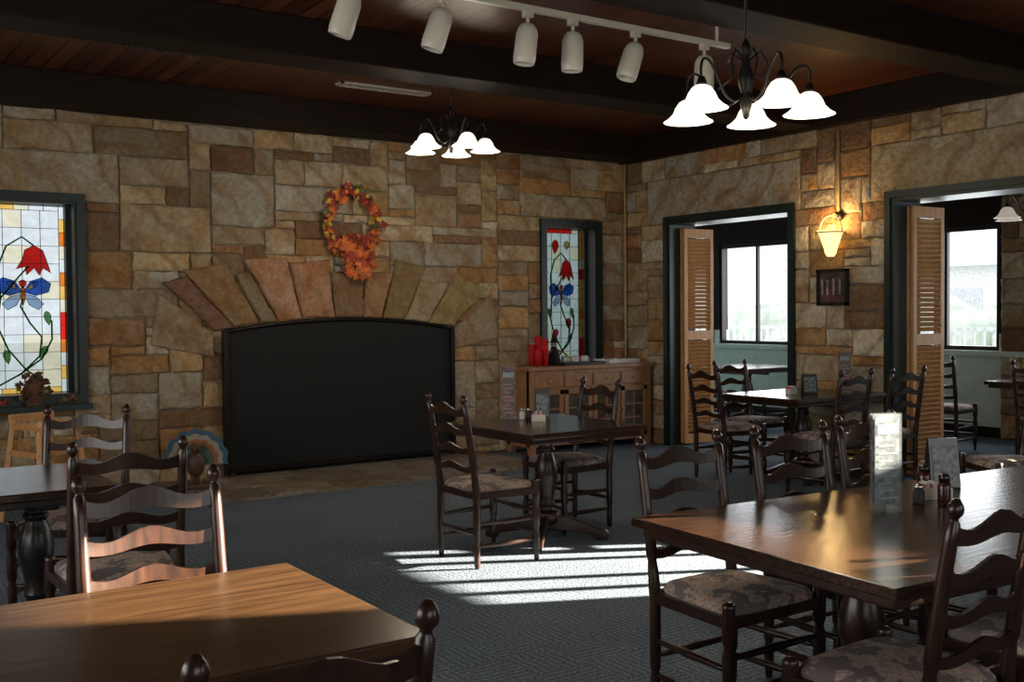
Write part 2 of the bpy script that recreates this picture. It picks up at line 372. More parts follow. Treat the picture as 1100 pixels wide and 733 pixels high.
# ---------------------------------------------------------------- stained glass windows
G={k:glass_col('stained_'+k,c) for k,c in dict(clearish=(.47,.50,.52),red=(.5,.012,.01),blue=(.02,.08,.42),green=(.07,.22,.06),amber=(.55,.33,.08),orange=(.5,.14,.02),pale=(.50,.47,.36),violet=(.30,.40,.58)).items()}
GK=list(G.keys()); GM=[G[k] for k in GK]+[LEAD,GREEN]; gi={k:i for i,k in enumerate(GK)}; LD=len(GK); GR=LD+1
def window(name,w,seed,kind=0):
    x0,z0,x1,z1=w; r=random.Random(seed); mb=MB(); yg=YB+.17; f=.05
    for a,b in(((x0,z0),(x0+f,z1)),((x1-f,z0),(x1,z1)),((x0+f,z0),(x1-f,z0+f)),((x0+f,z1-f),(x1-f,z1))):
        mb.b2((a[0],YB-.04,a[1]),(b[0],YB+.26,b[1]),GR)
    for a,b in(((x0-.04,z0-.04),(x0+.03,z1+.04)),((x1-.03,z0-.04),(x1+.04,z1+.04)),((x0+.03,z0-.04),(x1-.03,z0+.03)),((x0+.03,z1-.03),(x1-.03,z1+.04))):
        mb.b2((a[0],YB-.06,a[1]),(b[0],YB-.02,b[1]),GR)
    gx0,gx1,gz0,gz1=x0+f,x1-f,z0+f,z1-f
    mb.b2((gx1-.035,YB+.12,gz0),(gx1,YB+.2,gz1),GR); mb.b2((gx0,YB+.12,gz0),(gx0+.035,YB+.2,gz1),GR)
    gx0+=.035;gx1-=.035; bw=.045
    def q(a,b,c,d,m,y=yg,l=True):
        mb.add([(a,y,c),(b,y,c),(b,y,d),(a,y,d)],[(0,1,2,3)],gi[m])
        if l:
            for s,e in(((a,c),(b,c)),((a,c),(a,d)),((a,d),(b,d)),((b,c),(b,d))): mb.bb((s[0],y-.003,s[1]),(e[0],y-.003,e[1]),.004,.006,LD,up=(0,1,0))
    nb=int((gz1-gz0)/.11)
    for i in range(nb):
        a=gz0+(gz1-gz0)*i/nb;b=gz0+(gz1-gz0)*(i+1)/nb
        q(gx0,gx0+bw,a,b,r.choice(['red','amber','pale','pale','clearish'])); q(gx1-bw,gx1,a,b,r.choice(['red','amber','orange','pale','amber','red'] if kind else ['red','amber','pale','pale','clearish','orange']))
    ix0,ix1=gx0+bw,gx1-bw
    for zz in(gz0,gz1-bw):
        for i in range(5): q(ix0+(ix1-ix0)*i/5,ix0+(ix1-ix0)*(i+1)/5,zz,zz+bw,r.choice(['amber','red','pale','clearish']))
    iz0,iz1=gz0+bw,gz1-bw; nx=4;nz=10
    for i in range(nx):
        for j in range(nz):
            q(ix0+(ix1-ix0)*i/nx,ix0+(ix1-ix0)*(i+1)/nx,iz0+(iz1-iz0)*j/nz,iz0+(iz1-iz0)*(j+1)/nz,r.choice(['clearish','clearish','clearish','clearish','pale']))
    cx=(x0+x1)/2; yf=yg-.012; S=1 if kind==0 else .8
    def poly(pts,m):
        P=[(cx+p[0]*S,yf,z0+p[1]) for p in pts]
        mb.add(P,[tuple(range(len(P)))],gi[m]); mb.tube([(p[0],yf-.002,p[2]) for p in P],.0032,LD,5,closed=True)
    def petal(c,ang,L,W,m):
        a=math.radians(ang);u=(math.cos(a),math.sin(a));v=(-u[1],u[0])
        poly([(c[0]+u[0]*L*s+v[0]*W*t,c[1]+u[1]*L*s+v[1]*W*t) for s,t in((0,0),(.3,.7),(.65,1),(.9,.6),(1,0),(.9,-.6),(.65,-1),(.3,-.7))],m)
    def stem(pts): mb.tube([(cx+a*S,yf,z0+b) for a,b in pts],.008,gi['green'],6)
    stem([(-.2,.12),(-.02,.22),(.12,.36),(.14,.52),(.05,.64),(-.02,.78),(0,.84)]); stem([(.2,.12),(.02,.24),(-.12,.42),(-.2,.62),(-.17,.85),(-.05,1.0),(.05,1.12)]); stem([(-.05,.2),(.14,.34),(.22,.5),(.22,.66)])
    for c,a in(((-.12,.3),100),((.12,.34),60),((.20,.62),100),((-.19,.62),110)): petal(c,a,.12,.028,'green')
    poly([(.02,1.25),(.09,1.29),(.16,1.25),(.19,1.16),(.22,1.06),(.16,1.10),(.13,1.04),(.09,1.10),(.03,1.04),(.02,1.11),(-.05,1.09),(.0,1.17)],'red')
    stem([(-.17,.85),(-.19,1.1),(-.12,1.28),(-.0,1.36),(.09,1.29)])
    poly([(0,.90),(.06,.99),(.15,1.02),(.22,.97),(.20,.90),(.10,.87)],'blue'); poly([(0,.90),(-.06,.99),(-.15,1.02),(-.22,.97),(-.20,.90),(-.10,.87)],'blue')
    poly([(0,.89),(.10,.86),(.16,.80),(.12,.75),(.05,.79)],'violet'); poly([(0,.89),(-.10,.86),(-.16,.80),(-.12,.75),(-.05,.79)],'violet')
    petal((.03,.92),35,.11,.022,'amber'); petal((-.03,.92),145,.11,.022,'amber'); petal((0,.78),90,.17,.02,'orange'); petal((0,.93),90,.07,.03,'red')
    if kind:
        petal((-.12,1.35),80,.16,.06,'red'); petal((.12,.5),90,.12,.05,'red'); petal((-.1,.4),90,.10,.04,'red'); petal((.1,1.4),90,.1,.05,'amber')
    if kind==0: mb.b2((x0-.06,YB-.12,z0-.085),(x1+.06,YB+.26,z0-.041),GR)
    mb.obj(name,GM)
window('window_1',WIN_L,3); window('window_2',WIN_R,5,1)

# ---------------------------------------------------------------- door frames, shutters
for k,d in enumerate((D1,D2)):
    mb=MB(); y0,_,y1,zt=d; t=.06
    for a,b in((y0,y0+t),(y1-t,y1)): mb.b2((XR-.045,a,0),(XR+.34,b,zt))
    mb.b2((XR-.045,y0+t,zt-t),(XR+.34,y1-t,zt))
    for a,b in((y0-.03,y0+.03),(y1-.03,y1+.03)): mb.b2((XR-.065,a,0),(XR-.03,b,zt+.03))
    mb.b2((XR-.065,y0+.03,zt-.03),(XR-.03,y1-.03,zt+.03))
    mb.obj('door_%d'%(k+1),[GREEN])
def shutter(name,p,ang,w=.42,h=2.38,n=2):
    mb=MB()
    for k in range(n):
        y=k*.045; s=.045
        mb.b2((0,y-.014,0),(s,y+.014,h));mb.b2((w-s,y-.014,0),(w,y+.014,h))
        for z in(0,h*.5-.04,h-.1): mb.b2((s,y-.014,z),(w-s,y+.014,z+.1))
        M=Matrix.Rotation(math.radians(40),3,'X')
        for a,b in((.12,h*.5-.05),(h*.5+.08,h-.11)):
            c=int((b-a)/.042)
            for i in range(c): mb.box((w/2,y,a+(i+.5)*(b-a)/c),(w-2*s,.008,.045),0,M)
    return mb.obj(name,[PINE],p,ang)
shutter('louvered_shutter',(XR+.10,8.53,.02),-3)
shutter('louvered_shutter',(XR+.12,5.67,.02),-3)
shutter('louvered_shutter',(XR+.36,6.98,.02),14,n=1)

# ---------------------------------------------------------------- sunroom
SX=11.4; SY0=3.4; SY1=13.2
mb=MB(); hs=[]
y=6.78
while y<13.0:
    hs.append((y,1.0,y+1.42,2.45)); y+=1.5
hs.append((3.6,1.0,6.1,2.45)); hs=[h for h in hs if h[2]<SY1]
wallboxes(mb,SY0,SY1,1.2,[(h[0],1.0,h[2],1.2) for h in hs],lambda a,b,c,d,m: mb.b2((SX,a,c),(SX+.2,b,d),m),0)
wallboxes(mb,SY0,SY1,3.0,[(h[0],0,h[2],2.45) for h in hs]+[(SY0,0,SY1,1.2)],lambda a,b,c,d,m: mb.b2((SX,a,c),(SX+.2,b,d),m),1)
mb.b2((SX-.06,SY0,.94),(SX,SY1,1.0),0)
mb.b2((SX-.03,SY0,.0),(SX,SY1,.12),1)
mb.obj('wall_sunroom_outer',[AQUA,BEAM])
mb=MB(); mb.b2((XR+.3,SY1,0),(SX+.2,SY1+.2,3)); mb.obj('wall_sunroom_end',[AQUA])
mb=MB(); mb.b2((XR+.3,SY0-.2,0),(SX+.2,SY0,3)); mb.obj('wall_sunroom_near',[AQUA])
mb=MB(); mb.b2((XR+.3,YB+.35,0),(XR+.35,SY1,3)); mb.obj('wall_sunroom_inner',[AQUA])
mb=MB(); mb.b2((XR+.3,SY0-.2,2.95),(SX+.2,SY1+.2,3.05)); mb.obj('ceiling_sunroom',[PLANK])
for i,h in enumerate(hs):
    mb=MB(); a,_,b,_=h
    for p,q in(((a,1.0),(a+.05,2.45)),((b-.05,1.0),(b,2.45)),((a+.05,1.0),(b-.05,1.05)),((a+.05,2.4),(b-.05,2.45))):
        mb.b2((SX+.03,p[0],p[1]),(SX+.12,q[0],q[1]))
    c=(a+b)/2; mb.b2((SX+.05,c-.02,1.05),(SX+.1,c+.02,2.4))
    mb.obj('window_%d'%(i+3),[IRON])
mb=MB(); FNX=lambda a,b,d:(SX-.02-d,a,b)
z=0
while z<2.9:
    h=R.uniform(.15,.32); h=min(h,2.93-z)
    if h<.05: break
    w=R.uniform(.15,.45)
    stone(mb,[(6.12,z),(6.12+w,z),(6.12+w,z+h),(6.12,z+h)],FNX,.03); stone(mb,[(6.12+w,z),(6.74,z),(6.74,z+h),(6.12+w,z+h)],FNX,.03); z+=h
mb.b2((SX-.02,6.12,0),(SX,6.74,2.94),1)
mb.obj('stone_pillar',[STONE,MORTAR])
# outside
mb=MB(); mb.b2((-30,-30,-.6),(80,80,-.4)); mb.obj('ground_outside',[simple('pale_pavement',(.70,.72,.68),.9)])
mb=MB()
for y in(8,10.2,12.5,15,18,21): mb.b2((14.4,y-.06,-.4),(14.52,y+.06,2.9))
for z in(1.15,.6): mb.b2((14.42,6,z),(14.5,22,z+.06))
y=6.1
while y<22: mb.b2((14.44,y,.6),(14.48,y+.04,1.15)); y+=.16
mb.obj('porch_railing',[simple('white_porch_paint',(.9,.9,.9),.6)])
mb=MB(); r=random.Random(21)
for i in range(60):
    yy=8+i*.75; mb.ball((32+r.uniform(-1,1),yy,r.uniform(.0,.8)),r.uniform(.8,1.3),0,10)
mb.obj('hedge_row',[simple('pale_foliage',(.60,.66,.58),.8,var=.2,scale=2)])
mb=MB(); mb.b2((40,20,-.4),(46,34,3.2),0); mb.prism([(39.4,19.4,3.2),(46.6,19.4,3.2),(43,19.4,5.2)],(0,15.2,0),1)
for k in range(4): mb.b2((39.97,21.5+k*3,.8),(40,23+k*3,2.3),1)
mb.obj('neighbouring_building',[simple('pale_siding',(.85,.85,.84),.8),simple('grey_roof',(.66,.68,.72),.8)])

# ---------------------------------------------------------------- chair
def chair_mesh():
    mb=MB()
    def yb(z): return -.20-(max(0,z-.42)**1.2)*.16
    for sx in(-1,1):
        x=.205*sx
        prof=[(0,.013),(.03,.018),(.12,.020),(.14,.015),(.16,.021),(.30,.022),(.40,.021),(.46,.023),(.52,.021),(.56,.017),(.58,.022),(.68,.021),(.78,.020),(.90,.019),(.955,.018),(.962,.012),(.970,.012),(.980,.020),(.992,.022),(1.005,.018),(1.02,.007)]
        mb.tube([(x,yb(z),z) for z,r in prof],[r for z,r in prof],0,10)
    for sx in(-1,1):
        x=.235*sx
        prof=[(0,.012),(.02,.016),(.05,.013),(.07,.021),(.16,.023),(.19,.015),(.21,.023),(.30,.024),(.34,.016),(.36,.024),(.44,.024),(.475,.022),(.487,.024),(.497,.012)]
        mb.tube([(x,.205,z) for z,r in prof],[r for z,r in prof],0,10)
    n=14
    for z0,hs in((.565,.85),(.675,.9),(.785,1.0),(.897,1.15)):
        vs=[];fs=[]
        for i in range(n+1):
            s=-1+2*i/n; x=.20*s; bow=-.022*(1-s*s)
            top=z0+hs*(.046+.017*math.cos(1.5*math.pi*s)); bot=z0+.010*math.cos(1.5*math.pi*s)*.8
            zc=z0+.03
            for dz in(bot,top):
                for dy in(-.006,.006): vs.append((x,yb(zc)+bow+dy-(dz-zc)*.12,dz))
        for i in range(n):
            a=i*4;b=a+4
            fs+=[(a,b,b+2,a+2),(a+1,a+3,b+3,b+1),(a,a+1,b+1,b),(a+2,b+2,b+3,a+3)]
        fs+=[(0,2,3,1),(n*4,n*4+1,n*4+3,n*4+2)]
        mb.add(vs,fs,0,False)
    def rung(a,b,r=.0125):
        a=Vector(a);b=Vector(b); mb.tube([a+(b-a)*t for t in(0,.12,.4,.5,.6,.88,1)],[r*.65,r*.9,r*1.15,r*1.35,r*1.15,r*.9,r*.65],0,8)
    for z in(.17,.30): rung((-.235,.205,z),(.235,.205,z))
    for sx in(-1,1):
        for z in(.13,.26): rung((.205*sx,-.2,z),(.235*sx,.205,z+.0))
    rung((-.205,-.2,.2),(.205,-.2,.2))
    for sx in(-1,1): mb.bb((.205*sx,-.2,.425),(.235*sx,.205,.425),.03,.04)
    mb.bb((-.235,.205,.425),(.235,.205,.425),.03,.04); mb.bb((-.205,-.2,.425),(.205,-.2,.425),.03,.04)
    nu=28; rings=[(.0,.495),(.5,.493),(.8,.487),(.94,.476),(1.0,.458),(.99,.444),(.96,.436)]
    vs=[];fs=[]
    def pt(k,an):
        c=math.cos(an);s_=math.sin(an); e=.35
        x=abs(c)**e*(1 if c>0 else -1); y=abs(s_)**e*(1 if s_>0 else -1)
        w=.218+.022*y
        return (x*w*k,.005+y*.215*k)
    for k,z in rings:
        for i in range(nu):
            p=pt(max(k,.02),2*math.pi*i/nu); vs.append((p[0],p[1],z))
    for j in range(len(rings)-1):
        for i in range(nu):
            a=j*nu+i;b=j*nu+(i+1)%nu; fs.append((a,b,b+nu,a+nu))
    fs.append(tuple(range(nu))); fs.append(tuple((len(rings)-1)*nu+i for i in range(nu)))
    mb.add(vs,fs,1,True)
    return mb.mesh('dining_chair',[CHAIRW,FLORAL])
CM=chair_mesh()
CH=[(3.47,5.36,-90),(4.47,5.84,88),
 (2.86,2.74,180),(3.46,2.72,178),(4.12,2.82,182),(2.60,1.84,3),(3.26,1.80,0),
 (6.86,6.62,-98),(7.42,6.86,180),(6.95,5.62,4),(7.62,5.60,-2),
 (.63,1.78,7),(.08,1.72,0),(.90,3.03,180),
 (1.09,4.48,-4),(1.17,5.70,152),
 (6.72,3.92,60),
 (10.0,6.55,-80),(10.35,7.25,-110),(9.6,5.2,-90)]
for c in CH: put('dining_chair',CM,(c[0],c[1],0),c[2])

# ---------------------------------------------------------------- tables
def table(w,d,loc,rz,mt,peds,h=.76,base=None):
    mb=MB(); t=.035
    def sl(z0,z1,k,ov=0):
        mb.b2((-w/2+ov,-d/2+ov,z0),(w/2-ov,d/2-ov,z1),k)
    sl(h-t,h,0); sl(h-t-.035,h-t,1,.03)
    prof=[(.075,.10),(.085,.12),(.085,.17),(.05,.19),(.045,.21),(.06,.23),(.048,.26),(.058,.32),(.075,.40),(.078,.46),(.06,.53),(.045,.57),(.06,.59),(.045,.61),(.055,.64),(.075,.66),(.075,.69)]
    for px in peds:
        mb.lathe(prof,(px,0,0),1,20)
        for a in ((0,90,180,270) if len(peds)==1 else (90,270)):
            an=math.radians(a+ (45 if len(peds)==1 else 0)); u=Vector((math.cos(an),math.sin(an),0)); L=d*.42
            v=Vector((-u.y,u.x,0))*.03; c=Vector((px,0,0))
            pr=[(0,.16),(L*.35,.15),(L*.75,.085),(L*.95,.065),(L,.045),(L,.0),(L*.8,.0),(L*.75,.03),(L*.3,.055),(0,.06)]
            mb.prism([c+u*r+Vector((0,0,z))-v for r,z in pr],v*2,1)
        mb.b2((px-.04,-d*.38,.66),(px+.04,d*.38,h-t-.03),1)
    if len(peds)>1: mb.b2((peds[0],-.02,.11),(peds[-1],.02,.17),1)
    return mb.obj('dining_table',[mt,base or CHAIRW],loc,rz,bev=.006)
table(.92,.98,(4.10,5.60,0),0,TABLEW,[0])
T2L=2.5
table(T2L,1.16,(2.42+T2L/2,2.19,0),-4,TABLEW,[-.72,.72])
table(1.15,.92,(7.33,6.18,0),0,TABLEW,[0])
table(1.3,.86,(.55,2.52,0),0,TABLEW2,[0])
table(1.3,.88,(.52,5.18,0),0,TABLEW,[.38,-.3],base=BLACKW)
table(1.2,.9,(10.5,5.6,0),0,TABLEW,[0])
table(1.2,.9,(10.3,9.6,0),0,TABLEW,[0])
for c in((9.5,9.6,-90),(10.3,8.9,0)): put('dining_chair',CM,(c[0],c[1],0),c[2])

# ---------------------------------------------------------------- table-top things
MENU_R=simple('menu_print_red',(.20,.05,.035),.4,var=.9,scale=40); MENU_W=simple('menu_print_pale',(.12,.14,.15),.4,var=.8,scale=45)
RED=simple('red_plastic',(.50,.015,.015),.3,var=.05); CHROME=simple('chrome',(.6,.6,.6),.15,.9); PAPER=simple('white_paper',(.6,.6,.58),.6,var=.03)
INK=simple('menu_lettering',(.34,.36,.36),.6,var=.2)
PEPPER=simple('ground_pepper',(.03,.025,.02),.6); KET=simple('dark_sauce',(.04,.008,.006),.2)
def menu(loc,m,rz=0,h=.34,w=.095):
    mb=MB()
    mb.lathe([(.062,0),(.062,.012),(.055,.016)],(0,0,0),1,20)
    mb.b2((-w/2,-.012,.02),(w/2,-.006,h),0); mb.b2((-w/2,.006,.02),(w/2,.012,h),0)
    mb.b2((-w/2-.004,-.016,.012),(w/2+.004,-.0145,h+.005),1); mb.b2((-w/2-.004,.0145,.012),(w/2+.004,.016,h+.005),1)
    for s in(-1,1): mb.b2((s*(w/2+.005)-.002,-.016,.012),(s*(w/2+.005)+.002,.016,h+.005),1)
    mb.b2((-w/2+.008,-.0140,h*.80),(w/2-.008,-.0122,h*.90),2)
    for k in range(8): mb.b2((-w*.38,-.0140,h*(.12+k*.078)),(w*(.38-.1*(k%3)),-.0122,h*(.135+k*.078)),2)
    mb.obj('menu_holder',[m,CLEAR,INK],loc,rz)
def jar(name,loc,m,r=.022,h=.075,top=CHROME):
    mb=MB(); mb.lathe([(r*.9,0),(r,.006),(r,h*.6),(r*.8,h*.75)],(0,0,0),0,16); mb.lathe([(r*.85,h*.75),(r*.85,h*.95),(r*.5,h)],(0,0,0),1,16)
    mb.obj(name,[m,top],loc)
def tent(loc,m,rz=0,w=.11,h=.15):
    mb=MB(); mb.prism([(-w/2,-.035,0),(-w/2,.035,0),(-w/2,.006,h),(-w/2,-.006,h)],(w,0,0),0)
    mb.prism([(-w/2+.01,-.034,.02),(-w/2+.01,-.032,.02),(-w/2+.01,-.0105,h*.85),(-w/2+.01,-.0125,h*.85)],(w-.02,0,0),1)
    mb.obj('table_tent_card',[BLACKW,m],loc,rz)
def caddy(loc,rz=0):
    mb=MB(); mb.b2((-.045,-.03,0),(.045,.03,.045),0)
    for i in range(7): mb.b2((-.038+i*.011,-.024,.01),(-.032+i*.011,.024,.06+.004*(i%3)),1 if i%3 else 2)
    mb.obj('sugar_packet_caddy',[WHITEP,PAPER,RED],loc,rz)
z=.761
menu((3.30,2.40,z),MENU_W,-20,.35,.10); tent((3.92,2.58,z),MENU_W,-25,.13,.2); caddy((3.62,2.44,z),-20)
jar('salt_shaker',(3.45,2.48,z),PAPER); jar('pepper_shaker',(3.50,2.40,z),PEPPER); jar('sauce_bottle',(3.54,2.32,z),KET,.024,.12,BLACKW); jar('sauce_bottle',(3.74,2.54,z),KET,.026,.11,BLACKW); jar('creamer_jar',(3.60,2.35,z),PAPER,.024,.08)
menu((4.04,5.95,z),MENU_R,-30,.36,.09); tent((4.26,5.86,z),MENU_W,-30,.1,.2); caddy((4.14,5.74,z),-30); jar('salt_shaker',(4.12,5.90,z),PAPER); jar('pepper_shaker',(4.17,5.89,z),PEPPER)
menu((7.60,5.95,z),MENU_R,-30,.36,.1); tent((7.34,6.12,z),MENU_W,-30,.13,.17); caddy((7.2,6.2,z))

# ---------------------------------------------------------------- chandeliers
DIMGLOW=simple('dim_glow_shade',(.75,.72,.65),.3,emit=(1,.9,.75),es=.25)  # faint glow put into the shade, no bulb lamp behind it
def chandelier(loc,zrim,zc,rot=0,R0=.31,on=True,n=5,pw=40,sr=.122):
    mb=MB()
    mb.lathe([(.06,zc-.03),(.065,zc-.005),(.065,zc)],(0,0,0),0,20)
    mb.tube([(0,0,zrim+.30),(0,0,zc-.02)],.007,0,8)
    mb.lathe([(.004,zrim-.02),(.014,zrim-.01),(.02,zrim+.02),(.028,zrim+.05),(.018,zrim+.09),(.032,zrim+.14),(.04,zrim+.18),(.022,zrim+.23),(.016,zrim+.30),(.024,zrim+.32),(.006,zrim+.36)],(0,0,0),0,16)
    for i in range(n):
        an=math.radians(rot+360*i/n); u=Vector((math.cos(an),math.sin(an),0))
        P=[(.02,.10),(.08,.055),(.15,.09),(.20,.17),(.25,.225),(R0-.01,.225),(R0+.005,.18),(R0,.12)]
        pts=[]
        for a in range(len(P)-1):
            p0=P[max(a-1,0)];p1=P[a];p2=P[a+1];p3=P[min(a+2,len(P)-1)]
            for t in(0,.33,.66):
                f=lambda q:.5*((2*p1[q])+(-p0[q]+p2[q])*t+(2*p0[q]-5*p1[q]+4*p2[q]-p3[q])*t*t+(-p0[q]+3*p1[q]-3*p2[q]+p3[q])*t**3)
                pts.append((f(0),f(1)))
        pts.append(P[-1])
        mb.tube([u*r+Vector((0,0,zrim+h)) for r,h in pts],.0065,0,8)
        mb.tube([u*r+Vector((0,0,zrim+h)) for r,h in((.018,.26),(.07,.30),(.10,.25),(.08,.18),(.14,.14))],.005,0,6)
        c=u*R0
        mb.lathe([(.014,zrim+.145),(.024,zrim+.12),(.026,zrim+.095)],c,0,14)
        s=sr/.122
        mb.lathe([(.028,zrim+.105),(.045*s,zrim+.095),(.062*s,zrim+.07),(.075*s,zrim+.04),(.098*s,zrim+.015),(.122*s,zrim),(.118*s,zrim+.002),(.094*s,zrim+.02),(.070*s,zrim+.045),(.056*s,zrim+.072),(.02,zrim+.09)],c,1,24,cap=False)
        mb.ball(tuple(c+Vector((0,0,zrim+.045))),.03,1)
    o=mb.obj('chandelier',[IRON,SHADE if on else DIMGLOW],loc)
    if on:
        for i in range(n):
            an=math.radians(rot+360*i/n)
            l=bpy.data.lights.new('bulb','POINT'); l.energy=pw/n; l.color=(1,.86,.66); l.shadow_soft_size=.05
            lo=bpy.data.objects.new('bulb_%d'%(i+1),l); bpy.context.scene.collection.objects.link(lo); lo.parent=o
            lo.location=(math.cos(an)*R0,math.sin(an)*R0,zrim-.04)
    return o
chandelier((3.75,3.50,0),2.42,ZC,rot=38,R0=.30,pw=28,sr=.122)
chandelier((4.42,7.30,0),2.80,ZC,rot=50,R0=.28,pw=38,sr=.122)
chandelier((9.95,5.55,0),2.36,2.95,rot=10,R0=.30,on=False)

# track light
mb=MB(); yt=4.72; mb.b2((1.6,yt-.018,3.14),(4.9,yt+.018,3.17))
for x in(1.8,3.2,4.8): mb.tube([(x,yt,3.17),(x,yt,ZC)],.01,0,8)
for x,tx,ty in((2.30,-.28,.10),(2.82,-.30,.05),(3.355,-.12,.0),(3.665,.0,.05),(4.13,-.36,-.1),(4.69,.05,.1)):
    mb.box((x,yt,3.125),(.05,.04,.04)); mb.tube([(x,yt,3.11),(x,yt,3.06)],.010,0,8)
    M=Matrix.Rotation(-tx,3,Vector((.565,.825,0)))@Matrix.Rotation(ty,3,'X')
    mb.lathe([(.008,.02),(.035,.012),(.052,-.010),(.060,-.04),(.062,-.17),(.058,-.20),(.054,-.205),(.052,-.19),(.05,-.12),(.005,-.11)],(x,yt,3.055),0,20,M)
mb.obj('track_light',[WHITEP])

VB=simple('vent_brown_metal',(.09,.055,.045),.5)
for i,(x,y,w,d) in enumerate(((2.35,7.9,.6,.25),(6.1,3.3,.6,.3),(6.3,7.6,.45,.2),(4.35,8.3,.9,.16))):
    mb=MB()
    mb.b2((x-w/2,y-d/2,ZC-.012),(x+w/2,y-d/2+.025,ZC));mb.b2((x-w/2,y+d/2-.025,ZC-.012),(x+w/2,y+d/2,ZC));mb.b2((x-w/2,y-d/2,ZC-.012),(x-w/2+.025,y+d/2,ZC));mb.b2((x+w/2-.025,y-d/2,ZC-.012),(x+w/2,y+d/2,ZC))
    k=int(w/.04)
    for j in range(k): mb.b2((x-w/2+j*.04+.01,y-d/2+.02,ZC-.01),(x-w/2+j*.04+.03,y+d/2-.02,ZC-.003))
    mb.obj('ceiling_vent_and_glare',[WHITEP if i==3 else VB])  # last one is white, put in for a bright reflection on the ceiling

# ---------------------------------------------------------------- sconce & picture & conduits
ys=6.33
mb=MB()
mb.tube([(XR-.05,ys,2.42),(XR-.05,ys,ZB)],.012,2,8)
mb.lathe([(.05,0),(.045,.02),(.02,.03)],(XR-.035,ys,2.42),0,14,Matrix.Rotation(-math.pi/2,3,'Y'))
mb.tube([(XR-.16, ys+.13*math.cos(a*math.pi/12),2.26+.16*math.sin(a*math.pi/12)) for a in range(13)],.007,2,6)
mb.tube([(XR-.05,ys,2.42),(XR-.12,ys,2.44),(XR-.16,ys,2.42)],.008,2,6)
mb.tube([(XR-.16+.13*math.cos(a*math.pi/12),ys+.13*math.sin(a*math.pi/12),2.26) for a in range(24)],.007,2,6,closed=True)
mb.lathe([(.03,2.04),(.05,2.07),(.062,2.12),(.08,2.17),(.10,2.24),(.125,2.28),(.12,2.28),(.095,2.235),(.07,2.16),(.045,2.09)],(XR-.16,ys,0),1,24,cap=False)
mb.lathe([(.005,2.0),(.02,2.01),(.03,2.04)],(XR-.16,ys,0),2,14); mb.ball((XR-.16,ys,2.15),.035,1)
so=mb.obj('wall_sconce',[IRON,SCONCE,BRASS],(0,0,-.06))
l=bpy.data.lights.new('sconce_bulb','POINT'); l.energy=11; l.color=(1,.66,.28); l.shadow_soft_size=.06
lo=bpy.data.objects.new('sconce_bulb',l); bpy.context.scene.collection.objects.link(lo); lo.parent=so; lo.location=(XR-.17,ys,2.33)
mb=MB(); ya,yb_,za,zb=6.22,6.57,1.53,1.87; X=XR-.055
mb.b2((X,ya,za),(X+.02,yb_,zb),0)
for a,b in(((ya-.0,za),(ya+.03,zb)),((yb_-.03,za),(yb_,zb)),((ya,za),(yb_,za+.03)),((ya,zb-.03),(yb_,zb))): mb.b2((X-.015,a[0],a[1]),(X+.02,b[0],b[1]),1)
for i,y in enumerate((6.31,6.38,6.45,6.51)): mb.b2((X-.004,y-.012,1.63),(X,y+.012,1.77+.01*(i%2)),2); mb.ball((X-.003,y,1.76),.014,2,8)
mb.b2((X-.003,ya+.04,za+.04),(X,yb_-.04,1.63),3)
mb.obj('framed_picture',[simple('photo_dark',(.05,.035,.03),.4,var=.6),BLACKW,simple('photo_pale',(.3,.22,.2),.5,var=.4),simple('photo_red',(.10,.03,.03),.5,var=.5)])
mb=MB(); mb.tube([(XR-.07,YB-.08,.0),(XR-.07,YB-.08,ZB-.02)],.014,0,8); mb.obj('corner_conduit_pipe',[BRASS])

# ---------------------------------------------------------------- sideboard
SBX=.09
mb=MB(); a,b,y0,y1,h=6.20,7.86,8.86,9.30,.92
mb.b2((a,y0+.02,.08),(b,y1,h-.04),0); mb.b2((a-.03,y0-.02,h-.04),(b+.03,y1+.0,h),0)
for x in(a,b-.07): 
    for y in(y0,y1-.07): mb.b2((x,y,0),(x+.07,y+.07,h-.04),0)
nd=4; dw=(b-a-.1)/nd
for i in range(nd):
    x0=a+.05+i*dw+.01;x1=x0+dw-.02
    mb.b2((x0,y0-.005,.70),(x1,y0+.02,.83),0); mb.ball(((x0+x1)/2,y0-.018,.765),.014,2,8)
    for p,q in(((x0,.12),(x0+.05,.67)),((x1-.05,.12),(x1,.67)),((x0,.12),(x1,.17)),((x0,.62),(x1,.67))): mb.b2((p[0],y0-.005,p[1]),(q[0],y0+.02,q[1]),0)
    mb.b2((x0+.05,y0+.008,.17),(x1-.05,y0+.02,.62),1)
    xm=(x0+x1)/2; mb.b2((xm-.008,y0,.17),(xm+.008,y0+.02,.62),0)
    for z in(.32,.47): mb.b2((x0+.05,y0,z-.008),(x1-.05,y0+.02,z+.008),0)
    mb.ball((x1-.025 if i%2==0 else x0+.025,y0-.018,.42),.013,2,8)
mb.obj('sideboard_cabinet',[OAK,simple('cabinet_dark_glass',(.075,.065,.055),.12,var=.3),BRASS],(SBX,0,0),bev=.003)
zt=h+.001
def cups(loc,n):
    mb=MB()
    for i in range(n):
        z=i*.028; mb.lathe([(.030,z),(.040,z+.11),(.042,z+.115),(.036,z+.112)],(0,0,0),0,16)
    mb.obj('stacked_red_cups',[RED],loc)
for x,y,n in((6.50,9.0,3),(6.60,9.02,7),(6.60,9.14,8),(6.51,9.13,5)): cups((x,y,zt),n)
def mug(loc):
    mb=MB(); mb.lathe([(.03,0),(.038,.01),(.04,.085),(.036,.085),(.033,.015)],(0,0,0),0,16); mb.tube([(.038,0,.07),(.06,0,.065),(.065,0,.045),(.055,0,.025),(.037,0,.02)],.005,0,6); mb.obj('coffee_mug',[PAPER],loc)
for x,y in((7.10,9.14),(7.22,9.13),(7.16,9.24),(7.02,9.22)): mug((x,y,zt))
mb=MB(); mb.b2((-.28,-.09,0),(.28,.09,.012),0)
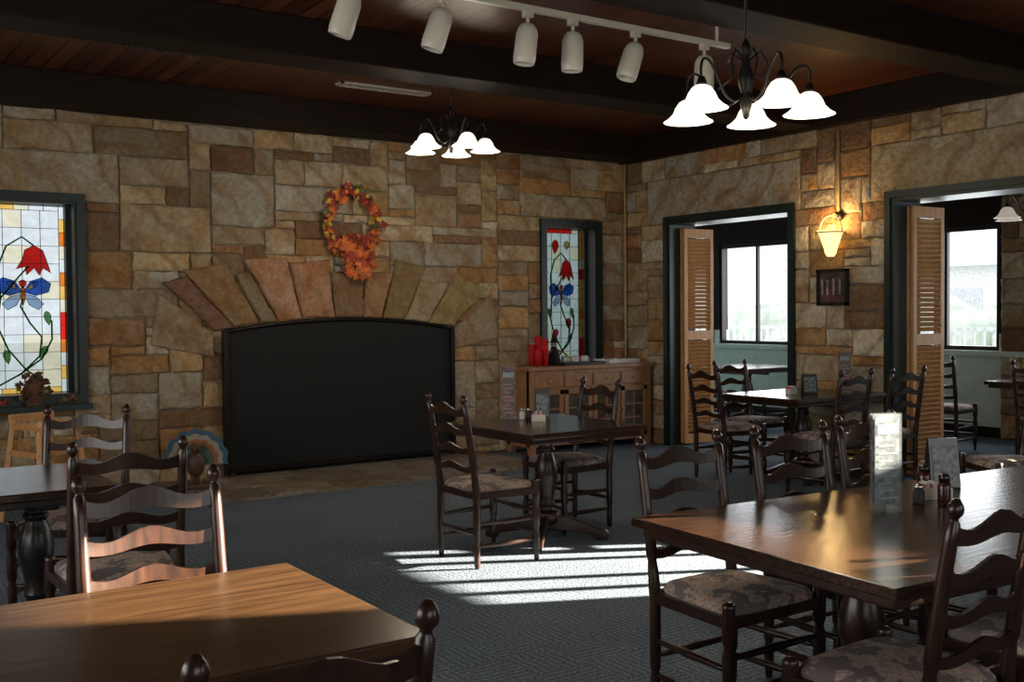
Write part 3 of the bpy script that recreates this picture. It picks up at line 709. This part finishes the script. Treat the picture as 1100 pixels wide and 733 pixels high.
for s in(-1,1): mb.b2((-.28,s*.09-.005,0),(.28,s*.09+.005,.03),0); mb.b2((s*.28-.005,-.09,0),(s*.28+.005,.09,.03),0)
mb.obj('black_tray',[BLACKW],(7.02,8.95,zt))
mb=MB()
mb.lathe([(.085,0),(.08,.03),(.055,.13),(.035,.18),(.022,.20)],(0,0,0),0,16); mb.ball((0,0,.22),.035,1,12); mb.lathe([(.075,.24),(.074,.246),(.035,.25),(.02,.30),(.003,.37)],(0,0,0),0,16)
mb.tube([(-.03,-.01,.16),(-.09,-.03,.13)],.013,2,8); mb.tube([(.03,-.01,.16),(.09,-.03,.13)],.013,2,8)
mb.obj('witch_figurine',[BLK,simple('doll_skin',(.35,.3,.2),.6),simple('doll_dress',(.25,.06,.05),.7)],(6.82,9.16,zt))
mb=MB(); mb.b2((-.22,-.13,0),(.22,.13,.012),0)
for s in(-1,1): mb.b2((-.22,s*.13-.006,0),(.22,s*.13+.006,.04),0); mb.b2((s*.22-.006,-.13,0),(s*.22+.006,.13,.04),0)
for i in range(9): mb.ball((-.17+i*.042,R.uniform(-.07,.07),.035),.022,1,8)
mb.obj('serving_tray',[PAPER,CHROME],(7.64,9.08,zt))

# ---------------------------------------------------------------- wreath
LC=[simple('leaf_orange',(.62,.15,.03),.6,var=.3),simple('leaf_yellow',(.62,.36,.05),.6,var=.3),simple('leaf_red',(.32,.04,.02),.6,var=.3),simple('leaf_brown',(.10,.04,.02),.7),simple('leaf_green',(.12,.14,.03),.6)]
mb=MB(); cx,cz,yy=4.46,2.38,YB-.10
mb.tube([(cx+.25*math.cos(a*math.pi/16),yy+.03,cz+.29*math.sin(a*math.pi/16)) for a in range(32)],.03,3,8,closed=True)
def leaf(c,s,m,r):
    a=r.uniform(0,6.28); tilt=Matrix.Rotation(r.uniform(-.7,.7),3,'X')@Matrix.Rotation(r.uniform(-.7,.7),3,'Z')@Matrix.Rotation(a,3,'Y')
    P=[(0,-1),(.25,-.5),(.9,-.45),(.6,-.1),(1,.35),(.45,.35),(.35,.8),(0,1.1),(-.35,.8),(-.45,.35),(-1,.35),(-.6,-.1),(-.9,-.45),(-.25,-.5)]
    vs=[Vector(c)+tilt@Vector((x*s,0,z*s)) for x,z in P]+[Vector(c)+tilt@Vector((0,-.25*s,0))]
    n=len(P); mb.add(vs,[(i,(i+1)%n,n) for i in range(n)],m)
r=random.Random(4)
for i in range(120):
    a=2*math.pi*i/120; k=r.uniform(-.05,.07)
    leaf((cx+(.25+k)*math.cos(a),yy-r.uniform(-.01,.05),cz+(.29+k)*math.sin(a)),r.uniform(.03,.055),r.choice([0,0,2,2,3,4,1]),r)
for i in range(14):
    a=2*math.pi*i/14+.1; mb.ball((cx+.26*math.cos(a),yy-.04,cz+.30*math.sin(a)),r.uniform(.020,.032),r.choice([1,0]),8)
for i in range(70):
    t=r.random(); leaf((cx+.04+r.uniform(-.17,.17)*(1-.4*t),yy-r.uniform(.0,.1),cz-.15-.35*t),r.uniform(.05,.085),r.choice([0,0,0,2,2] if t<.9 else [0]),r)
for s in(-1,1):
    mb.prism([(cx+.06,yy-.08,cz-.3),(cx+.06+s*.10,yy-.06,cz-.25),(cx+.06+s*.14,yy-.06,cz-.30),(cx+.06+s*.1,yy-.06,cz-.35)],(0,-.012,0),0); mb.prism([(cx+.06,yy-.08,cz-.3),(cx+.06+s*.03,yy-.08,cz-.3),(cx+.06+s*.10,yy-.07,cz-.56),(cx+.06+s*.04,yy-.07,cz-.55)],(0,-.01,0),0)
mb.obj('autumn_wreath',LC,(0.05,0,0))
mb=MB(); c0=(1.62,YB-.13,WBt+.11); r=random.Random(9)
for i in range(90):
    a=r.uniform(0,6.28);q=r.uniform(.02,.13); leaf((c0[0]+q*math.cos(a),c0[1]-r.uniform(-.03,.05),c0[2]+q*math.sin(a)),.03,r.choice([3,3,3,4,3]),r)
mb.ball((c0[0],c0[1],c0[2]),.07,3,12); mb.lathe([(.07,WBt-.035),(.06,WBt-.01),(.04,WBt+.04)],(c0[0],c0[1],0),3,14)
mb.obj('dried_flower_bunch',LC)
mb=MB()
for i in range(26):
    if 1.42<1.2+i*.03<1.80: continue
    leaf((1.2+i*.03,YB-.10,WBt-.01+r.uniform(0,.03)),.03,r.choice([2,3,4,3]),r)
mb.obj('leaf_garland',LC)

# painted wooden turkey by hearth
mb=MB()
cols=[simple('paint_'+n,c,.5,var=.15) for n,c in(('blue',(.03,.09,.16)),('orange',(.28,.10,.03)),('cream',(.30,.27,.2)),('green',(.04,.12,.09)),('brown',(.08,.04,.02)))]
for k,(rad,m) in enumerate(((.25,0),(.21,2),(.17,1),(.13,3))):
    P=[]
    for i in range(8*7+1):
        a=math.pi*(-.05+1.1*i/56); rr=rad*(1+.08*abs(math.sin(a*7))); P.append((rr*math.cos(a),-.012*k,.22+rr*math.sin(a)))
    mb.prism(P,(0,-.012,0),m)
mb.ball((0,-.09,.2),.085,4,14,(.9,.7,1.3)); mb.ball((0,-.13,.34),.042,4,12); mb.lathe([(.012,0),(.002,.04)],(0,-.17,.335),1,8,Matrix.Rotation(math.pi/2,3,'X'))
mb.b2((-.16,-.12,0),(.16,.05,.03),4); mb.b2((-.03,-.02,.03),(.03,.01,.2),4)
for s in(-1,1): mb.tube([(s*.04,-.09,.03),(s*.04,-.09,.12)],.01,1,8)
mb.obj('painted_wooden_turkey',cols,(2.80,8.84,.046),-20)

# wooden high chair near left window
mb=MB()
for sx in(-1,1):
    for sy in(-1,1): mb.bb((sx*.22,sy*.22,0),(sx*.15,sy*.15,.74),.035,.035)
    mb.bb((sx*.20,-.2,.2),(sx*.20,.2,.2),.025,.03); mb.bb((sx*.17,-.17,.5),(sx*.17,.17,.5),.03,.04); mb.bb((sx*.16,-.16,.70),(sx*.16,.16,.70),.03,.05)
for z in(.2,.35): mb.bb((-.2,.19,z),(.2,.19,z),.025,.03); mb.bb((-.2,-.19,z),(.2,-.19,z),.025,.03)
mb.b2((-.19,-.19,.49),(.19,.19,.51)); 
for x in(-.1,-.03,.04,.11): mb.b2((x-.012,.15,.51),(x+.012,.165,.74))
mb.b2((-.18,.14,.72),(.18,.17,.78)); mb.b2((-.2,-.24,.68),(.2,-.08,.70))
mb.obj('wooden_high_chair',[PINE],(1.52,8.3,0),25,bev=.003)

# ---------------------------------------------------------------- lights
def area(name,loc,rot,sx,sy,e,col=(1,1,1)):
    l=bpy.data.lights.new(name,'AREA'); l.shape='RECTANGLE'; l.size=sx; l.size_y=sy; l.energy=e; l.color=col
    o=bpy.data.objects.new(name,l); bpy.context.scene.collection.objects.link(o); o.location=loc; o.rotation_euler=[math.radians(a) for a in rot]
area('fill_left',(-2.95,4.15,1.7),(0,-90,0),1.6,5.2,105,(1,.95,.87))  # added fill lamp outside the unseen left opening
area('fill_rear',(.25,-2.95,1.65),(90,0,0),3.4,1.4,26,(1,.94,.86))  # added fill from behind the camera, through a made-up opening
area('fill_rear2',(5.0,-2.95,1.65),(90,0,0),3.0,1.4,28,(1,.94,.86))  # second added rear fill, also outside an unseen opening
area('skylight_sunroom',(SX+.6,9.0,1.75),(0,90,0),1.5,8,200,(.93,.97,1))
area('skylight_sunroom2',(SX+.6,4.9,1.75),(0,90,0),1.5,2.5,60,(.93,.97,1))
def spot(name,target,dirv,dist,energy,ang):
    l=bpy.data.lights.new(name,'SPOT'); l.energy=energy; l.spot_size=math.radians(ang); l.spot_blend=.05; l.color=(1,.88,.70); l.shadow_soft_size=.05
    o=bpy.data.objects.new(name,l); bpy.context.scene.collection.objects.link(o)
    d=Vector(dirv).normalized(); o.location=Vector(target)-d*dist; o.rotation_euler=d.to_track_quat('-Z','Y').to_euler()
SD=(-1,.5,-.24)
spot('sun_beam_spot_a',(XR,2.55,1.05),SD,13,460000,8)  # added spot standing in for the sun on the carpet
spot('sun_beam_spot_b',(XR,-.55,2.33),SD,13,520000,8)  # added spot in place of the sun, aimed at the near left table

w=bpy.data.worlds.new('World'); bpy.context.scene.world=w; w.use_nodes=True
bg=w.node_tree.nodes['Background']; bg.inputs[0].default_value=(.93,.97,1,1); bg.inputs[1].default_value=1.8

# ---------------------------------------------------------------- camera
cd=bpy.data.cameras.new('Camera'); cam=bpy.data.objects.new('Camera',cd); bpy.context.scene.collection.objects.link(cam)
cd.sensor_width=36; cd.lens=1130/1100*36; cd.clip_start=.05
M=Matrix.Translation((0,0,1.5))@Matrix.Rotation(math.radians(-34.4),4,'Z')@Matrix.Rotation(math.radians(88.4),4,'X')@Matrix.Rotation(math.radians(-.5),4,'Z')
cam.matrix_world=M
bpy.context.scene.camera=cam
vs=bpy.context.scene.view_settings; vs.view_transform='Standard'; vs.look='None'; vs.exposure=0
